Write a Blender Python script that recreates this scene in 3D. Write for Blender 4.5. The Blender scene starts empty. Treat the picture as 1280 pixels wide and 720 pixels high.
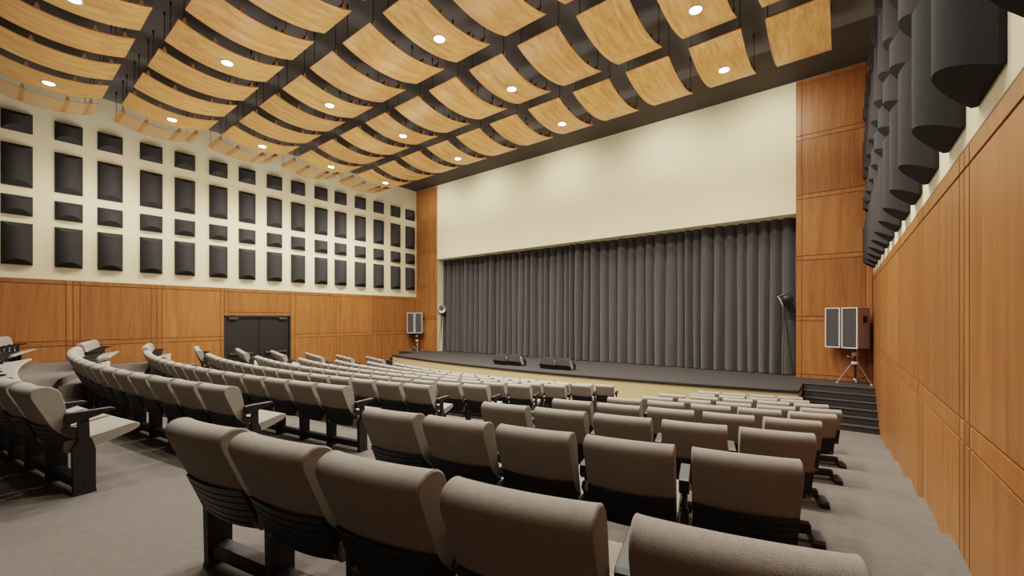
import bpy, bmesh, math, random
from mathutils import Vector, Matrix
random.seed(7)
C = bpy.context.scene.collection
PI = math.pi
ZO = 2.66                      # the scene is laid out with the eye at z = 0, then lifted so the front floor is z = 0

# ------------------------------------------------------------------ materials
def newmat(name):
    m = bpy.data.materials.new(name); m.use_nodes = True
    nt = m.node_tree
    return m, nt, nt.nodes['Principled BSDF']

def N(nt, t, **kw):
    n = nt.nodes.new(t)
    for k, v in kw.items():
        if k in n.inputs: n.inputs[k].default_value = v
        else: setattr(n, k, v)
    return n

def plain(name, col, rough=0.6, metal=0.0, noise=0.06, scale=30.0, bump=0.0, spec=0.5):
    m, nt, b = newmat(name)
    tc = N(nt, 'ShaderNodeTexCoord')
    no = N(nt, 'ShaderNodeTexNoise', Scale=scale, Detail=4.0)
    nt.links.new(tc.outputs['Object'], no.inputs['Vector'])
    mx = N(nt, 'ShaderNodeMix', data_type='RGBA')
    mx.inputs['A'].default_value = (*[c * (1 - noise) for c in col], 1)
    mx.inputs['B'].default_value = (*[min(1, c * (1 + noise)) for c in col], 1)
    nt.links.new(no.outputs['Fac'], mx.inputs['Factor'])
    nt.links.new(mx.outputs['Result'], b.inputs['Base Color'])
    b.inputs['Roughness'].default_value = rough
    b.inputs['Metallic'].default_value = metal
    b.inputs['Specular IOR Level'].default_value = spec
    if bump:
        bp = N(nt, 'ShaderNodeBump', Strength=bump, Distance=0.004)
        nt.links.new(no.outputs['Fac'], bp.inputs['Height'])
        nt.links.new(bp.outputs['Normal'], b.inputs['Normal'])
    return m

def wood(name, dark, mid, light, axis='Z', rough=0.42, per_object=False, grain=1.0, trans=0.0, lo=0.34, hi=0.67):
    m, nt, b = newmat(name)
    tc = N(nt, 'ShaderNodeTexCoord')
    add = N(nt, 'ShaderNodeVectorMath', operation='ADD')
    nt.links.new(tc.outputs['Object'], add.inputs[0])
    if per_object:
        oi = N(nt, 'ShaderNodeObjectInfo'); src = oi.outputs['Random']
    else:
        at = N(nt, 'ShaderNodeAttribute', attribute_name='tint'); src = at.outputs['Fac']
    sc = N(nt, 'ShaderNodeMath', operation='MULTIPLY'); sc.inputs[1].default_value = 37.0
    nt.links.new(src, sc.inputs[0]); nt.links.new(sc.outputs[0], add.inputs[1])
    mp = N(nt, 'ShaderNodeMapping')
    s = {'X': (0.45, 7, 7), 'Y': (7, 0.45, 7), 'Z': (7, 7, 0.45)}[axis]
    mp.inputs['Scale'].default_value = s
    nt.links.new(add.outputs[0], mp.inputs['Vector'])
    n1 = N(nt, 'ShaderNodeTexNoise', Scale=1.0 * grain, Detail=7.0, Roughness=0.62, Distortion=0.8)
    n2 = N(nt, 'ShaderNodeTexNoise', Scale=7.0 * grain, Detail=4.0, Roughness=0.6)
    for n in (n1, n2): nt.links.new(mp.outputs['Vector'], n.inputs['Vector'])
    cr = N(nt, 'ShaderNodeValToRGB'); e = cr.color_ramp.elements
    e[0].position = lo; e[0].color = (*dark, 1); e[1].position = hi; e[1].color = (*light, 1)
    k = e.new(0.5); k.color = (*mid, 1)
    mix = N(nt, 'ShaderNodeMath', operation='MULTIPLY_ADD'); mix.inputs[1].default_value = 0.3; 
    nt.links.new(n2.outputs['Fac'], mix.inputs[0])
    m2 = N(nt, 'ShaderNodeMath', operation='MULTIPLY'); m2.inputs[1].default_value = 0.72
    nt.links.new(n1.outputs['Fac'], m2.inputs[0]); nt.links.new(m2.outputs[0], mix.inputs[2])
    nt.links.new(mix.outputs[0], cr.inputs['Fac'])
    hv = N(nt, 'ShaderNodeHueSaturation')
    mr = N(nt, 'ShaderNodeMapRange'); mr.inputs['To Min'].default_value = 0.88; mr.inputs['To Max'].default_value = 1.1
    nt.links.new(src, mr.inputs['Value']); nt.links.new(mr.outputs[0], hv.inputs['Value'])
    nt.links.new(cr.outputs['Color'], hv.inputs['Color'])
    nt.links.new(hv.outputs['Color'], b.inputs['Base Color'])
    b.inputs['Roughness'].default_value = rough
    b.inputs['Specular IOR Level'].default_value = 0.35
    if trans:
        tr = N(nt, 'ShaderNodeBsdfTransparent'); ms = N(nt, 'ShaderNodeMixShader'); ms.inputs[0].default_value = trans
        nt.links.new(b.outputs[0], ms.inputs[1]); nt.links.new(tr.outputs[0], ms.inputs[2])
        nt.links.new(ms.outputs[0], nt.nodes['Material Output'].inputs['Surface'])
    return m

def weave(name, c1, c2, scale, rough=0.95, bump=0.5, spec=0.15, sheen=0.0):
    m, nt, b = newmat(name)
    tc = N(nt, 'ShaderNodeTexCoord')
    n1 = N(nt, 'ShaderNodeTexNoise', Scale=scale, Detail=3.0, Roughness=0.7)
    n2 = N(nt, 'ShaderNodeTexNoise', Scale=scale * 0.07, Detail=3.0)
    mp = N(nt, 'ShaderNodeMapping'); mp.inputs['Scale'].default_value = (1, 1.0, 2.2)
    nt.links.new(tc.outputs['Object'], mp.inputs['Vector'])
    nt.links.new(mp.outputs['Vector'], n1.inputs['Vector']); nt.links.new(tc.outputs['Object'], n2.inputs['Vector'])
    cr = N(nt, 'ShaderNodeValToRGB'); e = cr.color_ramp.elements
    e[0].position = 0.33; e[0].color = (*c1, 1); e[1].position = 0.67; e[1].color = (*c2, 1)
    ad = N(nt, 'ShaderNodeMath', operation='MULTIPLY_ADD'); ad.inputs[1].default_value = 0.12
    m2 = N(nt, 'ShaderNodeMath', operation='MULTIPLY'); m2.inputs[1].default_value = 0.88
    nt.links.new(n1.outputs['Fac'], m2.inputs[0]); nt.links.new(n2.outputs['Fac'], ad.inputs[0]); nt.links.new(m2.outputs[0], ad.inputs[2])
    nt.links.new(ad.outputs[0], cr.inputs['Fac']); nt.links.new(cr.outputs['Color'], b.inputs['Base Color'])
    b.inputs['Roughness'].default_value = rough; b.inputs['Specular IOR Level'].default_value = spec
    if sheen:
        b.inputs['Sheen Weight'].default_value = sheen
    bp = N(nt, 'ShaderNodeBump', Strength=bump, Distance=0.002)
    nt.links.new(n1.outputs['Fac'], bp.inputs['Height']); nt.links.new(bp.outputs['Normal'], b.inputs['Normal'])
    return m

M = {}
M['wall_wood'] = wood('warm cherry veneer', (0.19, 0.072, 0.021), (0.285, 0.115, 0.036), (0.37, 0.165, 0.058), 'Z', lo=0.28, hi=0.72)
M['groove'] = plain('dark groove', (0.17, 0.060, 0.022), 0.7)
M['veneer'] = wood('pale oak veneer', (0.42, 0.19, 0.060), (0.585, 0.300, 0.112), (0.72, 0.42, 0.185), 'Y', 0.38, True)
M['veneer_thin'] = wood('thin oak veneer', (0.42, 0.19, 0.060), (0.585, 0.300, 0.112), (0.72, 0.42, 0.185), 'Y', 0.38, True, trans=0.6)
M['rib_wood'] = plain('brown rib wood', (0.42, 0.22, 0.09), 0.6)
M['cream'] = plain('cream paint', (0.70, 0.62, 0.44), 0.85, noise=0.015, scale=2.0, spec=0.2)
M['fascia'] = plain('tan fascia paint', (0.58, 0.46, 0.26), 0.7, noise=0.02, spec=0.2)
M['ceiling'] = plain('charcoal ceiling paint', (0.13, 0.122, 0.118), 0.8, noise=0.1, scale=1.5, spec=0.2)
M['soffit'] = plain('brown black soffit', (0.06, 0.05, 0.04), 0.7, noise=0.05, scale=1.0, spec=0.2)
M['carpet'] = weave('grey brown carpet', (0.088, 0.080, 0.071), (0.190, 0.174, 0.155), 230.0, 1.0, 0.6, 0.05)
M['fabric'] = weave('taupe woven upholstery', (0.165, 0.147, 0.128), (0.385, 0.350, 0.306), 420.0, 0.95, 0.8, 0.12, 0.1)
M['black'] = plain('black moulded plastic', (0.009, 0.0085, 0.0085), 0.5, noise=0.2, scale=60)
M['metal_black'] = plain('black painted steel', (0.014, 0.013, 0.013), 0.5, noise=0.2, scale=40)
M['felt'] = weave('charcoal acoustic felt', (0.028, 0.027, 0.028), (0.062, 0.060, 0.060), 220.0, 1.0, 0.5, 0.1)
M['curtain'] = weave('dark grey velvet', (0.052, 0.049, 0.050), (0.092, 0.088, 0.089), 60.0, 0.95, 0.3, 0.1, 0.2)
M['deck'] = plain('dark grey stage deck', (0.045, 0.041, 0.039), 0.7, noise=0.12, scale=5, spec=0.3)
M['step'] = plain('dark stair vinyl', (0.030, 0.027, 0.027), 0.6, noise=0.15, scale=12)
M['nosing'] = plain('grey stair nosing', (0.060, 0.055, 0.052), 0.55, noise=0.1)
M['door'] = plain('dark brown door paint', (0.012, 0.010, 0.009), 0.55, noise=0.1)
M['bronze'] = plain('dark bronze hardware', (0.10, 0.075, 0.055), 0.4, 0.6)
M['steel'] = plain('grey steel', (0.20, 0.19, 0.18), 0.35, 0.8)
M['silver'] = plain('brushed silver', (0.70, 0.68, 0.66), 0.32, 0.85, noise=0.04)
M['white_frame'] = plain('pale grey frame', (0.62, 0.60, 0.59), 0.5, 0.0)
M['cabinet'] = plain('pinkish grey cabinet', (0.33, 0.27, 0.25), 0.55)
M['grille'] = plain('dark grey speaker grille', (0.045, 0.044, 0.045), 0.7, noise=0.35, scale=260, bump=0.4)
M['recess'] = plain('black recess', (0.015, 0.013, 0.013), 0.7)
M['monitor'] = weave('black brown carpet covering', (0.022, 0.017, 0.014), (0.05, 0.04, 0.034), 150, 0.9, 0.3)
def emission(name, col, strength):
    m = bpy.data.materials.new(name); m.use_nodes = True; nt = m.node_tree
    nt.nodes.remove(nt.nodes['Principled BSDF'])
    e = nt.nodes.new('ShaderNodeEmission'); e.inputs[0].default_value = (*col, 1); e.inputs[1].default_value = strength
    nt.links.new(e.outputs[0], nt.nodes['Material Output'].inputs['Surface'])
    return m
M['lamp'] = emission('lit lamp lens', (1.0, 0.93, 0.82), 45.0)

# ------------------------------------------------------------------ mesh helpers
class MB:
    def __init__(s): s.v = []; s.f = []; s.sm = []; s.t = []; s.mi = []
    def add(s, vs, fs, smooth=False, tint=None, mi=0):
        o = len(s.v); s.v += [tuple(p) for p in vs]
        s.f += [tuple(i + o for i in f) for f in fs]
        s.sm += [smooth] * len(fs); s.mi += [mi] * len(fs)
        t = random.random() if tint is None else tint
        s.t += [t] * len(vs)
        return s
    def box(s, a, b, tint=None, mi=0, R=None, bev=0.0):
        (x0, y0, z0), (x1, y1, z1) = a, b
        if bev > 0:
            return s.bevbox(a, b, bev, tint, mi, R)
        vs = [(x0,y0,z0),(x1,y0,z0),(x1,y1,z0),(x0,y1,z0),(x0,y0,z1),(x1,y0,z1),(x1,y1,z1),(x0,y1,z1)]
        if R is not None: vs = [R @ Vector(p) for p in vs]
        return s.add(vs, [(0,3,2,1),(4,5,6,7),(0,1,5,4),(1,2,6,5),(2,3,7,6),(3,0,4,7)], False, tint, mi)
    def bevbox(s, a, b, r, tint=None, mi=0, R=None):
        bm = bmesh.new(); bmesh.ops.create_cube(bm, size=1.0)
        for v in bm.verts:
            for k in range(3): v.co[k] = a[k] if v.co[k] < 0 else b[k]
        bmesh.ops.bevel(bm, geom=list(bm.edges), offset=r, segments=2, profile=0.5, affect='EDGES')
        bm.verts.index_update()
        vs = [v.co.copy() for v in bm.verts]
        if R is not None: vs = [R @ p for p in vs]
        s.add(vs, [[v.index for v in f.verts] for f in bm.faces], False, tint, mi); bm.free(); return s
    def tube(s, p, q, r, n=10, r2=None, cap=True, mi=0):
        p = Vector(p); q = Vector(q); d = (q - p).normalized()
        u = d.orthogonal().normalized(); w = d.cross(u); r2 = r if r2 is None else r2
        vs = []
        for (c, rr) in ((p, r), (q, r2)):
            for k in range(n):
                a = 2 * PI * k / n; vs.append(c + (u * math.cos(a) + w * math.sin(a)) * rr)
        s.add(vs, [(k, (k+1) % n, n + (k+1) % n, n + k) for k in range(n)], True, None, mi)
        if cap: s.add(vs, [tuple(range(n))[::-1], tuple(range(n, 2*n))], False, None, mi)
        return s
    def lathe(s, prof, n=20, mtx=None, mi=0, smooth=True):     # prof: (r, z)
        vs = []; m = len(prof)
        for k in range(n):
            a = 2 * PI * k / n
            for r, z in prof: vs.append(Vector((r * math.cos(a), r * math.sin(a), z)))
        if mtx is not None: vs = [mtx @ p for p in vs]
        fs = []
        for k in range(n):
            k2 = (k + 1) % n
            for j in range(m - 1): fs.append((k*m+j, k2*m+j, k2*m+j+1, k*m+j+1))
        return s.add(vs, fs, smooth, None, mi)
    def prism(s, loop, x0, x1, mi=0, tint=None, axis='X'):     # loop in (y, z) extruded along x
        n = len(loop)
        if axis == 'X': vs = [(x0, y, z) for y, z in loop] + [(x1, y, z) for y, z in loop]
        else: vs = [(y, x0, z) for y, z in loop] + [(y, x1, z) for y, z in loop]
        return s.add(vs, [(k, (k+1) % n, n + (k+1) % n, n + k) for k in range(n)] + [tuple(range(n))[::-1], tuple(range(n, 2*n))], False, tint, mi)
    def mesh(s, name, mats):
        me = bpy.data.meshes.new(name)
        me.from_pydata(s.v, [], s.f)
        at = me.attributes.new('tint', 'FLOAT', 'POINT'); at.data.foreach_set('value', s.t)
        me.polygons.foreach_set('use_smooth', s.sm); me.polygons.foreach_set('material_index', s.mi)
        for m in (mats if isinstance(mats, (list, tuple)) else [mats]): me.materials.append(m)
        bm = bmesh.new(); bm.from_mesh(me); bmesh.ops.recalc_face_normals(bm, faces=bm.faces); bm.to_mesh(me); bm.free()
        me.update(); return me

def link(name, me, parent=None, loc=None, rotz=None):
    o = bpy.data.objects.new(name, me); C.objects.link(o)
    if parent is not None: o.parent = parent
    if loc is not None: o.location = loc
    if rotz is not None: o.rotation_euler = (0, 0, rotz)
    return o
def obj(name, mb, mats, parent=None, loc=None, rotz=None): return link(name, mb.mesh(name, mats), parent, loc, rotz)
def tag(o, label, cat, group=None):
    o['label'] = label; o['category'] = cat
    if group: o['group'] = group
    return o
def thing(name, label, cat, loc=(0, 0, 0), rotz=0.0, group=None):
    o = bpy.data.objects.new(name, None); C.objects.link(o); o.empty_display_size = 0.2
    o.location = loc; o.rotation_euler = (0, 0, rotz)
    return tag(o, label, cat, group)
def struct(o): o['kind'] = 'structure'; return o
def dup(root, label, loc, rotz, skip=()):
    r = root.copy(); C.objects.link(r); r.location = loc; r.rotation_euler = (0, 0, rotz); r['label'] = label
    for ch in list(root.children):
        if ch.name.split('.')[0] in skip: continue
        c = ch.copy(); C.objects.link(c); c.parent = r
        for g in list(ch.children):
            d = g.copy(); C.objects.link(d); d.parent = c
    return r
ORD = ['', 'first', 'second', 'third', 'fourth', 'fifth', 'sixth', 'seventh', 'eighth', 'ninth', 'tenth', 'eleventh',
       'twelfth', 'thirteenth', 'fourteenth', 'fifteenth', 'sixteenth', 'seventeenth']

# ------------------------------------------------------------------ room constants
XL, XR, D, YB = -19.07, 0.70, 15.39, -6.0
ZC = 7.2                        # ceiling
XM = -9.185                     # room axis
OX0, OX1, OZ = -17.30, -1.10, 3.19   # proscenium opening
SZ = -1.813                     # stage deck
F0 = -2.66                      # front floor

# ------------------------------------------------------------------ seat layout
S = 0.96
PITCH = 0.586 * S
ZT = [S * (-0.515 - 0.168 * i) - 0.022 for i in range(9)]            # top of seat backs, row by row
HC = 0.855
ZF = [z - HC for z in ZT]                                    # tier floors
CCX, CCY = -10.18 * S, 27.7 * S
CR = [S * r for r in (27.98, 26.69, 25.39, 24.02, 22.73, 21.40, 20.11, 18.79, 17.56)]
CPH = [9.99, 10.29, 10.69, 11.32, 11.97, 12.63, 13.54, 14.39, 15.52]
SCX, SCY = -15.8906 * S, 66.0858 * S
SR = [S * r for r in (66.80, 65.56, 64.23, 62.92, 61.60, 60.34, 58.97, 57.64, 56.21)]
SPH = [11.6, 11.6, 11.9, 12.1, 12.5, 12.8, 12.95, 13.5, 13.6]
SX = [-2.49, -2.67, -2.67, -2.67, -2.56, -2.51, -2.69, -2.46, -2.66]
SN = [5, 5, 5, 5, 5, 5, 5, 4, 4]

def side_seat(i, k):
    a0 = math.asin((SX[i] * S - SCX) / SR[i]); a = a0 + k * PITCH / SR[i]
    return SCX + SR[i] * math.sin(a) + (0.013 * k - 0.035 if i == 0 else 0), SCY - SR[i] * math.cos(a) - (0.018 * k if i == 0 else 0), a
def centre_seat(i, k):
    a = math.radians(CPH[i]) - (k - 0.427) * PITCH / CR[i] - 0.0
    a = math.radians(CPH[i]) + (0.24 - k * PITCH) / CR[i]
    return CCX + CR[i] * math.sin(a), CCY - CR[i] * math.cos(a), a

def row_line(i, X):
    """y of the line through the seat backs of row i"""
    def side(xx):
        x0, y0, a0 = side_seat(i, 0); x1, y1, a1 = side_seat(i, 3)
        return y0 + (y1 - y0) / (x1 - x0) * (xx - x0)
    if X > -3.2: return side(X)
    if X < 2 * XM + 3.2: return side(2 * XM - X)
    def arc(xx): return CCY - math.sqrt(CR[i] ** 2 - (xx - CCX) ** 2)
    if X > -4.6:
        t = (X + 4.6) / 1.4; return arc(-4.6) * (1 - t) + side(-3.2) * t
    xl = 2 * XM + 4.6
    if X < xl:
        t = (xl - X) / 1.4; return arc(xl) * (1 - t) + side(-3.2) * t
    return arc(X)
def riser_y(i, X):
    t = (X - XL) / (XR - XL)
    return row_line(i, X) - (0.10 + 0.32 * t)

# ------------------------------------------------------------------ floor
XS = [XL - 0.3] + [XL + (XR - XL) * k / 56 for k in range(57)] + [XR + 0.3]
fl = MB(); n = len(XS)
def curve(i):
    if i == 0: return [YB - 0.3] * n
    if i == 9: return [D + 1.5] * n
    return [riser_y(i, x) for x in XS]
for i in range(9):
    a, b, z = curve(i), curve(i + 1), ZF[i]
    if i == 8: z = F0
    vs = [(x, y, z) for x, y in zip(XS, a)] + [(x, y, z) for x, y in zip(XS, b)]
    fl.add(vs, [(k, k + 1, n + k + 1, n + k) for k in range(n - 1)])
    if i < 8:
        zn = ZF[i + 1] if i + 1 < 8 else F0
        vs = [(x, y, z) for x, y in zip(XS, b)] + [(x, y, zn) for x, y in zip(XS, b)]
        fl.add(vs, [(k, k + 1, n + k + 1, n + k) for k in range(n - 1)])
me = fl.mesh('floor', M['carpet'])
struct(link('floor', me))
ZF[8] = F0

# ------------------------------------------------------------------ walls, ceiling
def wallbox(name, a, b, mat): return struct(obj(name, MB().box(a, b), mat))
WB = F0 - 0.05
DY0, DY1, DZ = 5.932, 8.454, 0.092          # double door in the left wall
lw = MB()
lw.box((XL - 0.3, YB, WB), (XL, DY0, ZC)); lw.box((XL - 0.3, DY1, WB), (XL, D + 0.4, ZC)); lw.box((XL - 0.3, DY0, DZ), (XL, DY1, ZC))
struct(obj('wall_left', lw, M['cream']))
wallbox('wall_right', (XR, YB, WB), (XR + 0.3, D + 0.4, ZC), M['cream'])
wallbox('wall_rear', (XL - 0.3, YB - 0.3, WB), (XR + 0.3, YB, ZC), M['felt'])
wallbox('wall_stage', (OX0, D, OZ), (OX1, D + 1.6, ZC), M['cream'])
wallbox('wall_stage_left', (XL - 0.3, D, WB), (OX0, D + 1.6, ZC), M['cream'])
wallbox('wall_stage_right', (OX1, D, WB), (XR + 0.3, D + 1.6, ZC), M['cream'])
wallbox('wall_backstage', (OX0, D + 1.3, WB), (OX1, D + 1.6, OZ), M['cream'])
cl = MB(); cl.box((XL - 0.3, YB - 0.3, ZC), (XR + 0.3, 13.15, ZC + 0.2), mi=0)
cl.box((XL - 0.3, 13.15, ZC), (XR + 0.3, D + 1.6, ZC + 0.2), mi=1)
struct(obj('ceiling', cl, [M['ceiling'], M['soffit']]))

# wood panelling: a dark backing with raised veneer fields; the gaps between fields read as grooves
GAP = 0.022
def panelling(name, side, cells, back, place):
    g = MB()
    for (u0, u1, z0, z1) in back: place(g, u0, u1, z0, z1, 0.0, 0.014, 1)
    for (u0, u1, z0, z1) in cells: place(g, u0 + GAP/2, u1 - GAP/2, z0 + GAP/2, z1 - GAP/2, 0.0, 0.028, 0)
    return struct(obj(name, g, [M['wall_wood'], M['groove']]))
def place_left(g, u0, u1, z0, z1, d0, d1, mi): g.box((XL + d0, u0, z0), (XL + d1, u1, z1), mi=mi)
def place_right(g, u0, u1, z0, z1, d0, d1, mi): g.box((XR - d1, u0, z0), (XR - d0, u1, z1), mi=mi)
def place_stage(g, u0, u1, z0, z1, d0, d1, mi): g.box((u0, D - d1, z0), (u1, D - d0, z1), mi=mi)
ZW, ZW2, ZR0, ZR1 = 1.18, 1.04, -0.875, -0.72
def wainscot(posts, y0, y1, door=None):
    cells = []
    hw = 0.153
    edges = [y0] + [e for p in posts for e in (p - hw, p, p + hw)] + [y1]
    bands = [(F0, ZR0), (ZR0, ZR1), (ZR1, ZW2), (ZW2, ZW)]
    for a, b in zip(edges[:-1], edges[1:]):
        if b - a < 0.03: continue
        for z0, z1 in bands:
            if door and a > door[0] - 0.3 and b < door[1] + 0.3: continue
            cells.append((a, b, z0, z1))
    return cells
postsL = [-4.46, -2.36, -0.26, 1.816, 3.866, 10.59, 12.64, 14.70]
cells = []
hw = 0.153
ed = [YB] + [e for p in postsL[:5] for e in (p - hw, p, p + hw)] + [5.80, DY0]
ed2 = [DY1, 8.643] + [e for p in postsL[5:] for e in (p - hw, p, p + hw)] + [D]
for E_ in (ed, ed2):
    for a, b in zip(E_[:-1], E_[1:]):
        for z0, z1 in [(F0, ZR0), (ZR0, ZR1), (ZR1, ZW2), (ZW2, ZW)]: cells.append((a, b, z0, z1))
for a, b in [(DY0, 6.08), (6.08, 8.386), (8.386, DY1)]:
    for z0, z1 in [(DZ, DZ + 0.14), (DZ + 0.14, ZW2), (ZW2, ZW)]: cells.append((a, b, z0, z1))
panelling('trim_1', 'left', cells, [(YB, DY0, F0, ZW), (DY1, D, F0, ZW), (DY0, DY1, DZ, ZW)], place_left)
postsR = [-4.46, -2.36, -0.26, 2.10, 4.265, 6.31, 8.44, 10.59, 12.64, 14.70]
panelling('trim_2', 'right', wainscot(postsR, YB, D), [(YB, D, F0, ZW + 0.03)], place_right)
def pilaster(u0, u1):
    cells = []
    zs = [SZ, -1.69]
    for zr in (0.05, 1.87, 3.72, 5.50): zs += [zr - 0.135, zr]
    zs += [7.05, ZC - 0.02]
    us = [u0, u0 + 0.145, u1 - 0.145, u1]
    for a, b in zip(us[:-1], us[1:]):
        for z0, z1 in zip(zs[:-1], zs[1:]): cells.append((a, b, z0, z1))
    return cells
panelling('trim_3', 'stage', pilaster(XL + 0.03, OX0), [(XL + 0.03, OX0, F0, ZC - 0.02)], place_stage)
panelling('trim_4', 'stage', pilaster(OX1, XR - 0.03), [(OX1, XR - 0.03, F0, ZC - 0.02)], place_stage)

# ------------------------------------------------------------------ double door
dr = bpy.data.objects.new('door_1', None); C.objects.link(dr); dr.location = (XL - 0.06, (DY0 + DY1) / 2, -2.10)
struct(dr); dr['label'] = 'dark double door with closers and push bars in the left wood wall'; dr['category'] = 'door'
hgt = DZ + 2.10; hwid = (DY1 - DY0) / 2
fr = MB().box((-0.1, -hwid, 0), (0.09, -hwid + 0.06, hgt)).box((-0.1, hwid - 0.06, 0), (0.09, hwid, hgt)).box((-0.1, -hwid, hgt - 0.05), (0.09, hwid, hgt))
fr.box((-0.1, -0.02, 0), (0.02, 0.02, hgt - 0.05))
obj('door_frame', fr, M['door'], dr)
for sgn in (-1, 1):
    y0, y1 = sorted((sgn * 0.02, sgn * (hwid - 0.06)))
    lf = obj('door_leaf', MB().box((-0.04, y0 + 0.008, 0.01), (0.03, y1 - 0.008, hgt - 0.06), bev=0.006), M['door'], dr)
    yc = sgn * (hwid - 0.32)
    obj('door_closer', MB().box((0.03, yc - 0.16, hgt - 0.16), (0.10, yc + 0.16, hgt - 0.08), bev=0.01).box((0.05, min(yc, yc - sgn*0.45), hgt - 0.075), (0.07, max(yc, yc - sgn*0.45), hgt - 0.06)), M['bronze'], lf)
    yb = sgn * 0.66
    obj('push_bar', MB().box((0.06, yb - 0.42, 0.62), (0.11, yb + 0.42, 0.69), bev=0.01).box((0.03, yb - 0.42, 0.60), (0.08, yb - 0.34, 0.71)).box((0.03, yb + 0.34, 0.60), (0.08, yb + 0.42, 0.71)), M['bronze'], lf)

# ------------------------------------------------------------------ stage
def stage_front(X):
    # convex towards the audience: bulge at the middle
    h = (-0.86 + 17.5) / 2; t = (X - XM) / h
    return 12.66 - 0.93 * (1 - t * t)
SX0, SX1 = -17.50, -0.86
st = thing('stage', 'wide stage platform with dark deck, curved tan front and black edge', 'stage', (XM, 13.5, F0))
def stage_poly(off): return [(x - XM, stage_front(x) - off - 13.5) for x in [SX0 + (SX1 - SX0) * k / 40 for k in range(41)]]
def plat(mb, off, z0, z1, x0e=0.0, yb=None):
    P = stage_poly(off)
    P[0] = (P[0][0] - x0e, P[0][1]); P[-1] = (P[-1][0] + x0e, P[-1][1])
    back = [(SX1 - XM + x0e, 14.2 - 13.5), (SX0 - XM - x0e, 14.2 - 13.5)]
    loop = P + back; m = len(loop)
    vs = [(x, y, z0) for x, y in loop] + [(x, y, z1) for x, y in loop]
    mb.add(vs, [(k, (k+1) % m, m + (k+1) % m, m + k) for k in range(m)] + [tuple(range(m))[::-1], tuple(range(m, 2*m))])
    return mb
H = SZ - F0
obj('fascia', plat(MB(), 0.0, 0.0, H - 0.07), M['fascia'], st)
dk = plat(MB(), 0.02, H - 0.03, H, 0.01)
dk.box((XL + 0.03 - XM, 0.7, H - 0.2), (XR - 0.03 - XM, D - 13.5 - 0.03, H))
dk.box((OX0 - XM, D - 13.5 - 0.04, H - 0.2), (OX1 - XM, D - 13.5 + 1.25, H))
obj('deck', dk, M['deck'], st)
obj('edge_nosing', plat(MB(), 0.03, H - 0.07, H - 0.03, 0.02), M['black'], st)
for nm, x0, x1, lab in (('r', SX1 + 0.03, XR - 0.03, 'dark stage stairs between the stage and the right wall'), ('l', XL + 0.03, SX0 - 0.03, 'dark stage stairs at the left wall, mostly hidden behind seats')):
    t = thing('stage_stairs', lab, 'stairs', ((x0 + x1) / 2, 13.3, F0), 0, None)
    w = (x1 - x0) / 2; r = H / 6
    for k in range(6):
        ye = 14.2 - 0.31 * k - 13.3; top = H - r * k
        if k == 0: continue
        tr = obj('tread', MB().box((-w, ye, 0 if k == 5 else top - r), (w, 0.9, top - 0.012)), M['step'], t)
        obj('nosing', MB().box((-w, ye - 0.015, top - 0.02), (w, ye + 0.07, top), bev=0.004), M['nosing'], tr)
    obj('nosing', MB().box((-w, 0.885, H - 0.02), (w, 0.9, H), bev=0.003), M['nosing'], t)

# ------------------------------------------------------------------ curtain
cu = MB(); nx, nz = 900, 14
cx0, cx1 = OX0 - 0.0 + 0.02, OX1 - 0.02
us = []; ph = 0.0; rnd = random.Random(3)
knots = [0.0]
while knots[-1] < 1.2: knots.append(knots[-1] + rnd.uniform(0.0155, 0.0275))
amp = [rnd.uniform(0.65, 1.2) for _ in knots]; skew = [rnd.uniform(0.36, 0.6) for _ in knots]
def fold(u):
    for k in range(len(knots) - 1):
        if u < knots[k + 1]:
            t = (u - knots[k]) / (knots[k + 1] - knots[k]); s_ = skew[k]
            t = t / s_ * 0.5 if t < s_ else 0.5 + (t - s_) / (1 - s_) * 0.5
            return amp[k] * math.sin(PI * t) ** 0.62
    return 0
vs = []
for j in range(nz + 1):
    v = j / nz; z = SZ + 0.02 + (3.6 - SZ) * v
    for i in range(nx + 1):
        u = i / nx
        uu = u + 0.0016 * math.sin(2.3 * v + u * 61) * (1 - v)
        x = cx0 + (cx1 - cx0) * u
        y = D + 0.76 - 0.31 * fold(uu + 0.05) * (0.85 + 0.25 * (1 - v)) + 0.012 * math.sin(v * 5 + u * 90)
        vs.append((x, y, z))
fs = [(j*(nx+1)+i, j*(nx+1)+i+1, (j+1)*(nx+1)+i+1, (j+1)*(nx+1)+i) for j in range(nz) for i in range(nx)]
cu.add(vs, fs, True)
tag(obj('stage_curtain', cu, M['curtain']), 'dark grey pleated stage curtain hanging across the whole proscenium', 'curtain')

# ------------------------------------------------------------------ acoustic wall panels
PW, PD, PE, PB = 0.61, 0.25, 0.15, 0.03
def acoustic_mesh(h):
    g = MB(); m = 16
    hw_ = PW / 2
    # y along the wall, x out of the wall, z up; centred
    pts = []
    for k in range(m + 1):
        t = -1 + 2 * k / m
        pts.append((PB + (PD - PB) * (1 - t * t) ** 0.8, hw_ * t))
    def endz(x): return PE * (x - PB) / (PD - PB)
    top = [(x, y, h/2 - endz(x)) for x, y in pts]; bot = [(x, y, -h/2 + endz(x)) for x, y in pts]
    g.add(bot + top, [(k, k + 1, m + 1 + k + 1, m + 1 + k) for k in range(m)], True)
    g.add([(PB, -hw_, h/2), (PB, hw_, h/2)] + top, [tuple(range(2, m + 3))], False)
    g.add(bot, [tuple(range(m + 1))], False)
    g.box((0, -hw_, -h/2), (PB, hw_, h/2))
    return g.mesh('acoustic_panel', M['felt'])
COLS = [0.377, 1.429, 2.375, 3.425, 4.385, 5.442, 6.446, 7.491, 8.481, 9.533, 10.496, 11.548, 12.609, 13.661, 14.63]
ROWS = [(5.491, 6.061, 'top'), (3.875, 5.117, 'second'), (3.032, 3.611, 'third'), (1.584, 2.801, 'bottom')]
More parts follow.
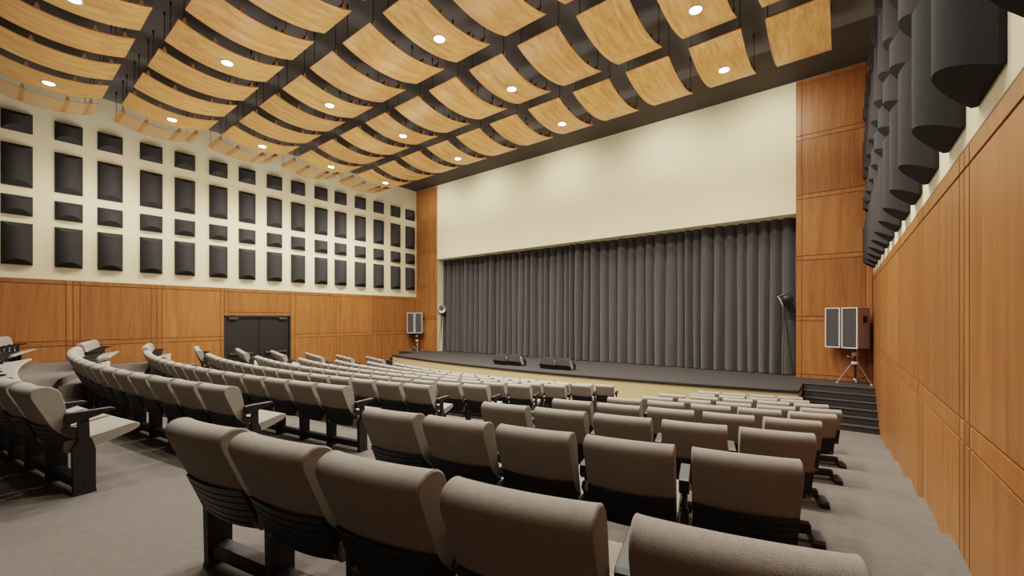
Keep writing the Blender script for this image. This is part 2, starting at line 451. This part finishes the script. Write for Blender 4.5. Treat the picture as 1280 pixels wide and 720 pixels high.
mesh_s, mesh_t = acoustic_mesh(0.575), acoustic_mesh(1.23)
for side in ('left', 'right'):
    for c, y0 in enumerate(COLS):
        if side == 'right' and c < 1: continue
        for r, (z0, z1, rn) in enumerate(ROWS):
            small = r in (0, 2); me = mesh_s if small else mesh_t
            zc = (z0 + z1) / 2; 
            if side == 'right': zc -= 0.20
            o = link('acoustic_panel', me)
            o.location = (XL + 0.004 if side == "left" else XR - 0.004, y0 + 0.30, zc)
            o.rotation_euler = (0, 0, 0 if side == 'left' else PI)
            cn = 15 - c
            tag(o, '%s charcoal acoustic panel, %s column from the stage, %s row, on the %s wall' % ('short' if small else 'tall', ORD[cn], rn, side),
                'acoustic panel', 'charcoal acoustic panels on the %s wall' % side)

# ------------------------------------------------------------------ hanging ceiling panels
LY, LX, SAG, ZE = 2.12, 1.08, 0.20, 6.27
def sheet_z(y):                                   # y in -LY/2..LY/2, relative to the panel ends
    R_ = (LY * LY / 4 + SAG * SAG) / (2 * SAG)
    return -(math.sqrt(R_ * R_ - y * y) - (R_ - SAG))
ve = MB(); m = 22; t_ = 0.022
ys = [-LY/2 + LY * k / m for k in range(m + 1)]
for zoff in (0.0, t_):
    vs = [(-LX/2, y, sheet_z(y) + zoff) for y in ys] + [(LX/2, y, sheet_z(y) + zoff) for y in ys]
    ve.add(vs, [(k, k + 1, m + 1 + k + 1, m + 1 + k) for k in range(m)], True, 0.5)
for xs in (-LX/2, LX/2):
    vs = [(xs, y, sheet_z(y)) for y in ys] + [(xs, y, sheet_z(y) + t_) for y in ys]
    ve.add(vs, [(k, k + 1, m + 1 + k + 1, m + 1 + k) for k in range(m)], False, 0.5)
for y in (-LY/2, LY/2):
    ve.add([(-LX/2, y, sheet_z(y)), (LX/2, y, sheet_z(y)), (LX/2, y, sheet_z(y) + t_), (-LX/2, y, sheet_z(y) + t_)], [(0, 1, 2, 3)], False, 0.5)
veneer_me = ve.mesh('veneer_sheet', M['veneer']); veneer_thin = veneer_me.copy(); veneer_thin.materials[0] = M['veneer_thin']
def rib_mesh(f):
    yc = -LY/2 + LY * f; zb = sheet_z(yc) + t_
    g = MB()
    for (x0, x1) in ((-LX/2, LX/2),):
        g.prism([(yc - 0.05, sheet_z(yc - 0.05) + t_ - 0.004), (yc + 0.05, sheet_z(yc + 0.05) + t_ - 0.004), (yc + 0.008, zb + 0.12), (yc - 0.008, zb + 0.12)], x0, x1)
    return g.mesh('rib', M['rib_wood'])
RF = (0.05, 0.31, 0.70, 0.92)
ribs = [rib_mesh(f) for f in RF]
def rod_mesh(f, x):
    yc = -LY/2 + LY * f; zb = sheet_z(yc) + t_ + 0.10
    g = MB().tube((x, yc, zb), (x, yc, ZC - ZE - 0.001), 0.0075, 6)
    g.tube((x, yc, ZC - ZE - 0.09), (x, yc, ZC - ZE - 0.001), 0.02, 8)
    g.tube((x, yc, zb - 0.01), (x, yc, zb + 0.05), 0.014, 6)
    return g.mesh('rod', M['metal_black'])
rods = [rod_mesh(f, x) for f in (RF[0], RF[3]) for x in (-LX/2 + 0.03, LX/2 - 0.03)]
dl = MB(); zc = -SAG
dl.lathe([(0.13, zc + 0.03), (0.135, zc - 0.012), (0.115, zc - 0.014), (0.11, zc + 0.0)], 24)
ring_me = dl.mesh('downlight', M['white_frame'])
ln = MB().lathe([(0.0, zc - 0.010), (0.11, zc - 0.008)], 24)
lens_me = ln.mesh('lens', M['lamp'])
BY = [-3.98 + 2.54 * b for b in range(7)]        # band centres, last one nearest the stage
BY = [11.26 - 2.54 * b for b in range(7)]
CX = [-0.725 - 1.538 * k for k in range(12)]
LAMPS = []
for b, y in enumerate(BY):
    for k, x in enumerate(CX):
        lit = k in (1, 4, 7, 10)
        if lit: LAMPS.append((x, y, b))
        # leave out panels wholly outside the picture
        if b > 4: continue
        if b == 4 and k < 5: continue
        if b == 3 and k < 3: continue
        if b == 2 and k < 0: continue
        t = thing('curved_wood_panel', ('lit curved wooden panel with downlight' if lit else 'curved wooden ceiling panel')
                  + ', %s from the right wall, %s from the stage' % (ORD[k + 1], 'first band' if b == 0 else ORD[b + 1] + ' band'),
                  'ceiling panel', (x, y, ZE), 0, 'curved wooden panels hanging from the ceiling')
        link('veneer_sheet', veneer_thin if k == 11 else veneer_me, t)
        for rm in ribs: link('rib', rm, t)
        for rm in rods: link('rod', rm, t)
        if lit:
            r_ = link('downlight', ring_me, t); link('lens', lens_me, r_)

# ------------------------------------------------------------------ auditorium seats
W2 = 0.24
def tuft(loop, stations, mb, sm=True):
    """skin a closed (y, z) loop across x stations: (x, inset scale, y offset)"""
    m_ = len(loop); cy = sum(p[0] for p in loop) / m_; cz = sum(p[1] for p in loop) / m_
    vs = []
    for (x, s_, dy) in stations:
        for (y, z) in loop:
            vs.append((x, cy + (y - cy) * s_ + dy, cz + (z - cz) * s_))
    ns = len(stations)
    fs = [(a*m_ + k, a*m_ + (k+1) % m_, (a+1)*m_ + (k+1) % m_, (a+1)*m_ + k) for a in range(ns - 1) for k in range(m_)]
    mb.add(vs, fs, sm)
    mb.add(vs[:m_], [tuple(range(m_))], False); mb.add(vs[-m_:], [tuple(range(m_))], False)
    return mb
def smooth_loop(pts, sub=3):
    out = []; n_ = len(pts)
    for i in range(n_):
        p0, p1, p2, p3 = (pts[(i + j - 1) % n_] for j in range(4))
        for s_ in range(sub):
            t = s_ / sub
            out.append(tuple(0.5 * ((2*p1[c]) + (-p0[c] + p2[c])*t + (2*p0[c] - 5*p1[c] + 4*p2[c] - p3[c])*t*t + (-p0[c] + 3*p1[c] - 3*p2[c] + p3[c])*t**3) for c in (0, 1)))
    return out
def xst(w, amt, inset=0.962):
    st_ = [(-w, inset, 0), (-w + 0.003, 0.992, 0), (-w + 0.006, 1.008, 0), (-w + 0.011, 0.999, 0)]
    for k in range(-4, 5):
        x = (w - 0.03) * k / 4.0; st_.append((x, 1.0, -amt * (1 - (x / w) ** 2)))
    return st_ + [(w - 0.011, 0.999, 0), (w - 0.006, 1.008, 0), (w - 0.003, 0.992, 0), (w, inset, 0)]
# back cushion: thick rounded head, leaning back, thinner at the bottom
bk = smooth_loop([(0.000, 0.800), (0.012, 0.838), (0.055, 0.858), (0.108, 0.850), (0.150, 0.815), (0.172, 0.750), (0.190, 0.660),
                  (0.212, 0.550), (0.245, 0.440), (0.215, 0.440), (0.165, 0.480), (0.110, 0.545), (0.058, 0.660), (0.022, 0.740)], 3)
back_me = tuft(bk, xst(W2, 0.018), MB()).mesh('back_cushion', M['fabric'])
# black lower shell with horizontal grooves
def shell():
    g = MB(); m_ = 60; prof = []
    for k in range(m_ + 1):
        t = k / m_
        y = 0.092 + 0.086 * t + 0.012 * t * t; z = 0.562 - 0.222 * t
        gr = 0.006 if (t * 5.6 + 0.15) % 1.0 < 0.10 and 0.05 < t < 0.96 else 0.0
        prof.append((y + gr, z))
    nst = 12
    def row(x, din):
        q = 1 - (x / W2) ** 2
        return [(x, y - 0.020 * q + din, z - 0.012 * q) for y, z in prof]
    xs_ = [-W2 + 0.004 + (2 * W2 - 0.008) * k / nst for k in range(nst + 1)]
    vs = [p for x in xs_ for p in row(x, 0.0)]
    mm = m_ + 1
    g.add(vs, [(a*mm + k, a*mm + k + 1, (a+1)*mm + k + 1, (a+1)*mm + k) for a in range(nst) for k in range(m_)], False)
    for s_ in (-1, 1):                                    # side flanks that wrap round the cushion
        x = s_ * (W2 - 0.004)
        loop = [(0.092, 0.562), (0.178, 0.350), (0.190, 0.340), (0.262, 0.350), (0.262, 0.42), (0.185, 0.560)]
        g.prism(loop, x - 0.010 if s_ > 0 else x - 0.002, x + 0.002 if s_ > 0 else x + 0.010)
    y1, z1 = 0.190, 0.340
    g.add([(-W2 + .004, y1, z1), (W2 - .004, y1, z1), (W2 - .004, 0.262, 0.350), (-W2 + .004, 0.262, 0.350)], [(0, 1, 2, 3)])
    return g.mesh('back_shell', M['black'])
shell_me = shell()
seat_loop = smooth_loop([(0.195, 0.425), (0.30, 0.428), (0.42, 0.447), (0.54, 0.472), (0.610, 0.482), (0.638, 0.460), (0.622, 0.428),
                         (0.54, 0.398), (0.42, 0.362), (0.30, 0.338), (0.205, 0.330), (0.178, 0.350), (0.175, 0.400)], 3)
seat_me = tuft(seat_loop, [(x, s_, 0) for x, s_, d_ in xst(W2 + 0.004, 0)], MB()).mesh('seat_cushion', M['fabric'])
LXO = PITCH / 2                                            # half pitch: the shared leg line
def leg(x):
    g = MB()
    g.prism([(0.212, 0.035), (0.205, 0.0), (0.345, 0.0), (0.338, 0.035), (0.338, 0.34), (0.312, 0.43), (0.250, 0.45), (0.205, 0.36)], x - 0.021, x + 0.021)
    g.prism([(0.232, 0.43), (0.305, 0.43), (0.300, 0.615), (0.240, 0.615)], x - 0.015, x + 0.015)
    g.prism([(0.145, 0.515), (0.19, 0.47), (0.27, 0.46), (0.27, 0.52), (0.17, 0.545)], x - 0.010, x + 0.010)
    g.tube((x - 0.03, 0.285, 0.10), (x + 0.03, 0.285, 0.10), 0.012, 8)
    return g.mesh('leg_panel', M['metal_black'])
def arm(x):
    g = MB()
    lo = [(0.165, 0.585), (0.170, 0.640), (0.190, 0.648), (0.44, 0.648), (0.456, 0.640), (0.458, 0.630), (0.35, 0.598), (0.24, 0.570), (0.19, 0.560)]
    st_ = [(x - 0.027, 0.94, 0), (x - 0.024, 1, 0), (x + 0.024, 1, 0), (x + 0.027, 0.94, 0)]
    return tuft(lo, st_, g, False).mesh('armrest', M['black'])
def beam():
    g = MB(); g.box((-LXO + 0.022, 0.230, 0.05), (LXO - 0.03, 0.310, 0.125), bev=0.006); return g.mesh('floor_beam', M['metal_black'])
def foot():
    g = MB(); g.prism([(0.11, 0.0), (0.34, 0.0), (0.34, 0.04), (0.30, 0.065), (0.13, 0.065), (0.11, 0.045)], LXO - 0.040, LXO + 0.035); return g.mesh('end_foot', M['metal_black'])
foot_me = foot()
leg_L, leg_R, arm_L, arm_R, beam_me = leg(-LXO), leg(LXO), arm(-LXO), arm(LXO), beam()
proto = thing('auditorium_seat', '', 'seat', (0, 0, 0), 0, 'grey auditorium seats in curved rows')
link('back_cushion', back_me, proto); link('back_shell', shell_me, proto); link('seat_cushion', seat_me, proto)
link('leg_panel', leg_L, proto); link('armrest', arm_L, proto); link('floor_beam', beam_me, proto)
first = [True]
def rown(i): return 'back row' if i == 0 else ('front row' if i == 8 else ORD[i + 1] + ' row from the back')
def put(x, y, z, a, label, last):
    if first[0]:
        first[0] = False; o = proto; o.location = (x, y, z); o.rotation_euler = (0, 0, a); o['label'] = label
    else: o = dup(proto, label, (x, y, z), a)
    return o
def end_parts(o, e):
    if e == 1: link('leg_panel', leg_R, o); link('armrest', arm_R, o)
    else: link('end_foot', foot_me, o)
PENDING = []
for i in range(9):
    z = ZF[i]
    for k in range(SN[i]):
        x, y, a = side_seat(i, k)
        PENDING.append((x, y, z, a, 'grey auditorium seat, %s from the aisle, %s, right block' % (ORD[k + 1], rown(i)), 2 if k == SN[i] - 1 else 0))
    for k in range(17):
        x, y, a = centre_seat(i, k)
        if i == 0 and k > 16: continue
        PENDING.append((x, y, z, a, 'grey auditorium seat, %s from the right aisle, %s, centre block' % (ORD[k + 1], rown(i)), 1 if k == 0 else 0))
    for k in range(SN[i]):
        x, y, a = side_seat(i, k)
        PENDING.append((2 * XM - x, y - (0.70 if i == 0 else 0.22), z, -a, 'grey auditorium seat, %s from the aisle, %s, far left block' % (ORD[k + 1], rown(i)), 1 if k == 0 else 0))
SEATS = [put(*p) for p in PENDING]
for o, p in zip(SEATS, PENDING):
    if p[5]: end_parts(o, p[5])

# ------------------------------------------------------------------ loudspeakers on tripods
def speaker_pair(px, py, yaw, side, sx):
    stand = thing('speaker_stand', 'silver tripod stand carrying two loudspeakers by the %s wall' % side, 'speaker stand', (px + sx, py + 0.04, SZ), 0)
    zt = -0.83 - SZ
    obj('pole', MB().tube((0, 0, 0.10), (0, 0, zt - 0.02), 0.018, 10).tube((0, 0, 0.45), (0, 0, 0.62), 0.024, 10), M['metal_black'], stand)
    obj('collar', MB().lathe([(0.0, zt - 0.23), (0.06, zt - 0.22), (0.075, zt - 0.17), (0.06, zt - 0.11), (0.0, zt - 0.10)], 14), M['white_frame'], stand)
    obj('top_plate', MB().box((-0.20, -0.10, zt - 0.03), (0.20, 0.10, zt), bev=0.006), M['metal_black'], stand)
    obj('hub', MB().lathe([(0.0, 0.52), (0.075, 0.52), (0.085, 0.56), (0.075, 0.60), (0.0, 0.60)], 14).lathe([(0.0, 0.08), (0.035, 0.08), (0.035, 0.13), (0.0, 0.13)], 12), M['white_frame'], stand)
    obj('knob', MB().tube((-0.02, 0, 0.72), (-0.14, -0.03, 0.74), 0.012, 8).lathe([(0, -0.02), (0.025, -0.015), (0.025, 0.015), (0, 0.02)], 10, Matrix.Translation((-0.15, -0.03, 0.742))), M['silver'], stand)
    for q in range(3):
        a = PI / 2 - 0.1 + q * 2 * PI / 3
        dx, dy = math.cos(a) * 0.42, math.sin(a) * (0.30 if q == 0 else 0.42)
        l = obj('leg', MB().tube((dx * 0.18, dy * 0.18, 0.55), (dx, dy, 0.025), 0.012, 8).tube((dx * 0.08, dy * 0.08, 0.11), (dx * 0.6, dy * 0.6, 0.25), 0.009, 8), M['steel'], stand)
        obj('foot', MB().tube((dx, dy, 0.0), (dx, dy, 0.04), 0.022, 10), M['white_frame'], l)
    w, h, d = 0.40, 1.12, 0.50
    for q, xo in ((0, -0.25), (1, 0.195)):
        which = 'left' if q == 0 else 'right'
        s_ = thing('loudspeaker', '%s cabinet of the tall grey loudspeaker pair on the tripod by the %s wall' % (which, side), 'loudspeaker',
                   (px + math.cos(yaw) * xo, py + math.sin(yaw) * xo, -0.83), yaw, 'loudspeakers on tripods beside the stage')
        obj('cabinet', MB().box((-w/2, -d/2 + 0.02, 0), (w/2, d/2, h), bev=0.012), M['cabinet'], s_)
        f_ = MB(); b = 0.026; y0, y1 = -d/2 - 0.004, -d/2 + 0.03
        f_.box((-w/2, y0, 0), (-w/2 + b, y1, h)).box((w/2 - b, y0, 0), (w/2, y1, h)).box((-w/2 + b, y0, 0), (w/2 - b, y1, b)).box((-w/2 + b, y0, h - b), (w/2 - b, y1, h))
        obj('front_frame', f_, M['white_frame'], s_)
        obj('grille', MB().box((-w/2 + b, -d/2 + 0.004, b), (w/2 - b, -d/2 + 0.022, h - b)), M['grille'], s_)
        for sg in (-1, 1):
            x_ = sg * (w / 2)
            hd = MB().box((min(x_, x_ + sg * 0.004), -0.02, h * 0.62), (max(x_, x_ + sg * 0.004), 0.12, h * 0.79))
            hd.box((min(x_, x_ + sg * 0.03), 0.02, h * 0.69), (max(x_, x_ + sg * 0.03), 0.10, h * 0.72))
            obj('handle', hd, M['recess'], s_)
speaker_pair(0.13, 14.99, -math.radians(33), 'right', 0.15)
speaker_pair(2 * XM - 0.20, 15.0, math.radians(33), 'left', 0.0)

# ------------------------------------------------------------------ studio lamps
def studio_lamp(px, py, zh, aim, label, sc_):
    t = thing('studio_lamp', label, 'stage lamp', (px, py, SZ))
    z = zh - SZ
    for q in range(3):
        a = 0.5 + q * 2 * PI / 3; dx, dy = math.cos(a) * 0.24, math.sin(a) * 0.24
        obj('leg', MB().tube((0, 0, z - 0.35), (dx, dy, 0.0), 0.010, 8), M['metal_black'], t)
    obj('yoke', MB().tube((0, 0, z - 0.37), (0, 0, z - 0.02), 0.014, 8), M['metal_black'], t)
    q = Vector(aim).normalized().to_track_quat('Z', 'Y').to_matrix().to_4x4()
    mx = Matrix.Translation((0, 0, z)) @ q @ Matrix.Scale(sc_, 4)
    hd = obj('lamp_head', MB().lathe([(0.0, -0.32), (0.15, -0.31), (0.185, -0.28), (0.205, -0.05), (0.225, 0.14), (0.232, 0.14)], 24, mx), M['metal_black'], t)
    obj('reflector', MB().lathe([(0.228, 0.145), (0.205, 0.11), (0.16, 0.03), (0.09, -0.06), (0.0, -0.09)], 24, mx).lathe([(0.215, 0.13), (0.236, 0.13), (0.236, 0.152), (0.215, 0.152)], 24, mx), M['white_frame'], hd)
    obj('top_highlight', MB().box((-0.10, 0.225, -0.10), (0.10, 0.24, 0.20), R=mx), M['silver'], hd)  # silver strip drawing the highlight along the top of the head
    obj('bulb', MB().lathe([(0.0, -0.08), (0.035, -0.06), (0.05, 0.0), (0.035, 0.05), (0.0, 0.06)], 14, mx), M['grille'], hd)
    return t
studio_lamp(-1.42, D + 0.22, 0.565, (-0.90, -0.16, -0.42), 'black studio lamp on thin legs in front of the curtain at right', 0.76)
studio_lamp(2 * XM + 1.20, D + 0.20, 0.50, (0.80, -0.70, -0.12), 'silver dish studio lamp on thin legs at the left curtain edge', 0.93)

# ------------------------------------------------------------------ stage monitors
def monitor(px, py, yaw, label):
    t = thing('stage_monitor', label, 'stage monitor', (px, py, SZ), yaw, 'black wedge monitors on the stage front')
    L = 0.30
    prof = [(-0.13, 0.0), (-0.23, 0.17), (-0.13, 0.37), (0.02, 0.40), (0.26, 0.12), (0.22, 0.0)]
    obj('cabinet', MB().prism(prof, -L + 0.02, L - 0.02), M['monitor'], t)
    for s_ in (-1, 1):
        x = s_ * (L - 0.02)
        pl = obj('end_plate', MB().prism([(y * 0.98, z * 0.98 + 0.004) for y, z in prof], min(x, x + s_ * 0.02), max(x, x + s_ * 0.02)), M['black'], t)
        mtx = Matrix.Translation((x + s_ * 0.022, 0, 0)) @ Matrix.Rotation(s_ * PI / 2, 4, 'Y')
        g = MB()
        for (cy_, cz_, r0, r1) in ((-0.04, 0.25, 0.035, 0.095), (0.02, 0.09, 0.022, 0.075)):
            mt = Matrix.Translation((x + s_ * 0.018, cy_, cz_)) @ Matrix.Rotation(s_ * PI / 2, 4, 'Y')
            g.lathe([(r1, 0.0), (r1, 0.012), (r0, 0.012), (r0, 0.0)], 16, mt)
        g.box((min(x + s_*0.018, x + s_*0.03), -0.17, 0.14), (max(x + s_*0.018, x + s_*0.03), -0.08, 0.20))
        g.box((min(x + s_*0.018, x + s_*0.03), -0.10, 0.30), (max(x + s_*0.018, x + s_*0.03), 0.0, 0.36))
        obj('socket_plate', g, M['silver'], pl)
mon = [((-10.76, 12.40), (-9.55, 12.56), 'left pair'), ((-8.53, 12.38), (-7.40, 12.54), 'right pair')]
for (a, b, nm) in mon:
    yaw = math.atan2(b[1] - a[1], b[0] - a[0])
    for fr_, w in ((0.25, 'left'), (0.77, 'right')):
        monitor(a[0] + (b[0] - a[0]) * fr_ , a[1] + (b[1] - a[1]) * fr_ + 0.22, yaw - 0.18, '%s black wedge monitor of the %s on the stage front' % (w, nm))

# ------------------------------------------------------------------ lights
def lamp(kind, name, loc, energy, col, **kw):
    l = bpy.data.lights.new(name, kind); l.energy = energy; l.color = col
    for k, v in kw.items(): setattr(l, k, v)
    o = bpy.data.objects.new(name, l); C.objects.link(o); o.location = loc
    return o
WARM = (1.0, 0.92, 0.82)
POW = {0: 1250, 1: 1000, 2: 820, 3: 560, 4: 420}
for (x, y, b) in LAMPS:
    if b > 4: continue
    lamp('SPOT', 'downlight_beam', (x, y, ZE - SAG - 0.05), POW[b], WARM, spot_size=math.radians(150), spot_blend=0.9, shadow_soft_size=0.07)
for (x, y, e) in [(-3.0, 10.5, 1.3), (-9.2, 10.0, 1.2), (-15.4, 10.5, 1.2), (-3.0, 5.2, 1), (-9.2, 4.6, 1), (-15.4, 5.0, 1), (-9.2, 1.0, .55), (-15.0, 1.0, .7)]:
    o = lamp('SPOT', 'added_up_fill', (x, y, 0.9), 270 * e, WARM, spot_size=math.radians(165), spot_blend=0.6, shadow_soft_size=1.0)  # added mid-air fill aimed up at the ceiling panels and upper walls
    o.rotation_euler = (PI, 0, 0)

for x in (-1.6, -5.0, -9.2, -13.4, -16.8):
    o = lamp('SPOT', 'unseen_wall_wash', (x, 12.9, 6.9), 330, WARM, spot_size=math.radians(125), spot_blend=1.0, shadow_soft_size=0.25)
    o.rotation_euler = Vector((0, 2.5, -2.4)).to_track_quat('-Z', 'Y').to_euler()
for y in (2.5, 7.0, 11.0):
    o = lamp('SPOT', 'unseen_wall_wash', (-17.0, y, 3.4), 120, WARM, spot_size=math.radians(150), spot_blend=1.0, shadow_soft_size=0.8)  # unseen mid-air spots that brighten the upper left wall
    o.rotation_euler = Vector((-2.2, 0, 1.6)).to_track_quat('-Z', 'Y').to_euler()

w = bpy.data.worlds.new('World'); bpy.context.scene.world = w; w.use_nodes = True
w.node_tree.nodes['Background'].inputs[0].default_value = (1, 0.95, 0.88, 1)
w.node_tree.nodes['Background'].inputs[1].default_value = 0.05

# ------------------------------------------------------------------ lift everything, camera
for o in bpy.context.scene.objects:
    if o.parent is None: o.location.z += ZO
cam = bpy.data.cameras.new('camera'); co = bpy.data.objects.new('camera', cam); C.objects.link(co)
co.location = (0, 0, ZO); co.rotation_euler = (PI / 2, 0, math.atan2(412.5, 523.8))
cam.sensor_width = 36.0; cam.lens = 36.0 * 523.8 / 1280; cam.shift_y = 37.5 / 1280; cam.clip_start = 0.05
bpy.context.scene.camera = co
sc = bpy.context.scene
sc.view_settings.view_transform = 'Filmic'
sc.view_settings.look = 'Medium High Contrast'
sc.view_settings.exposure = 0.12
sc.cycles.use_denoising = True
sc.cycles.max_bounces = 8; sc.cycles.diffuse_bounces = 5
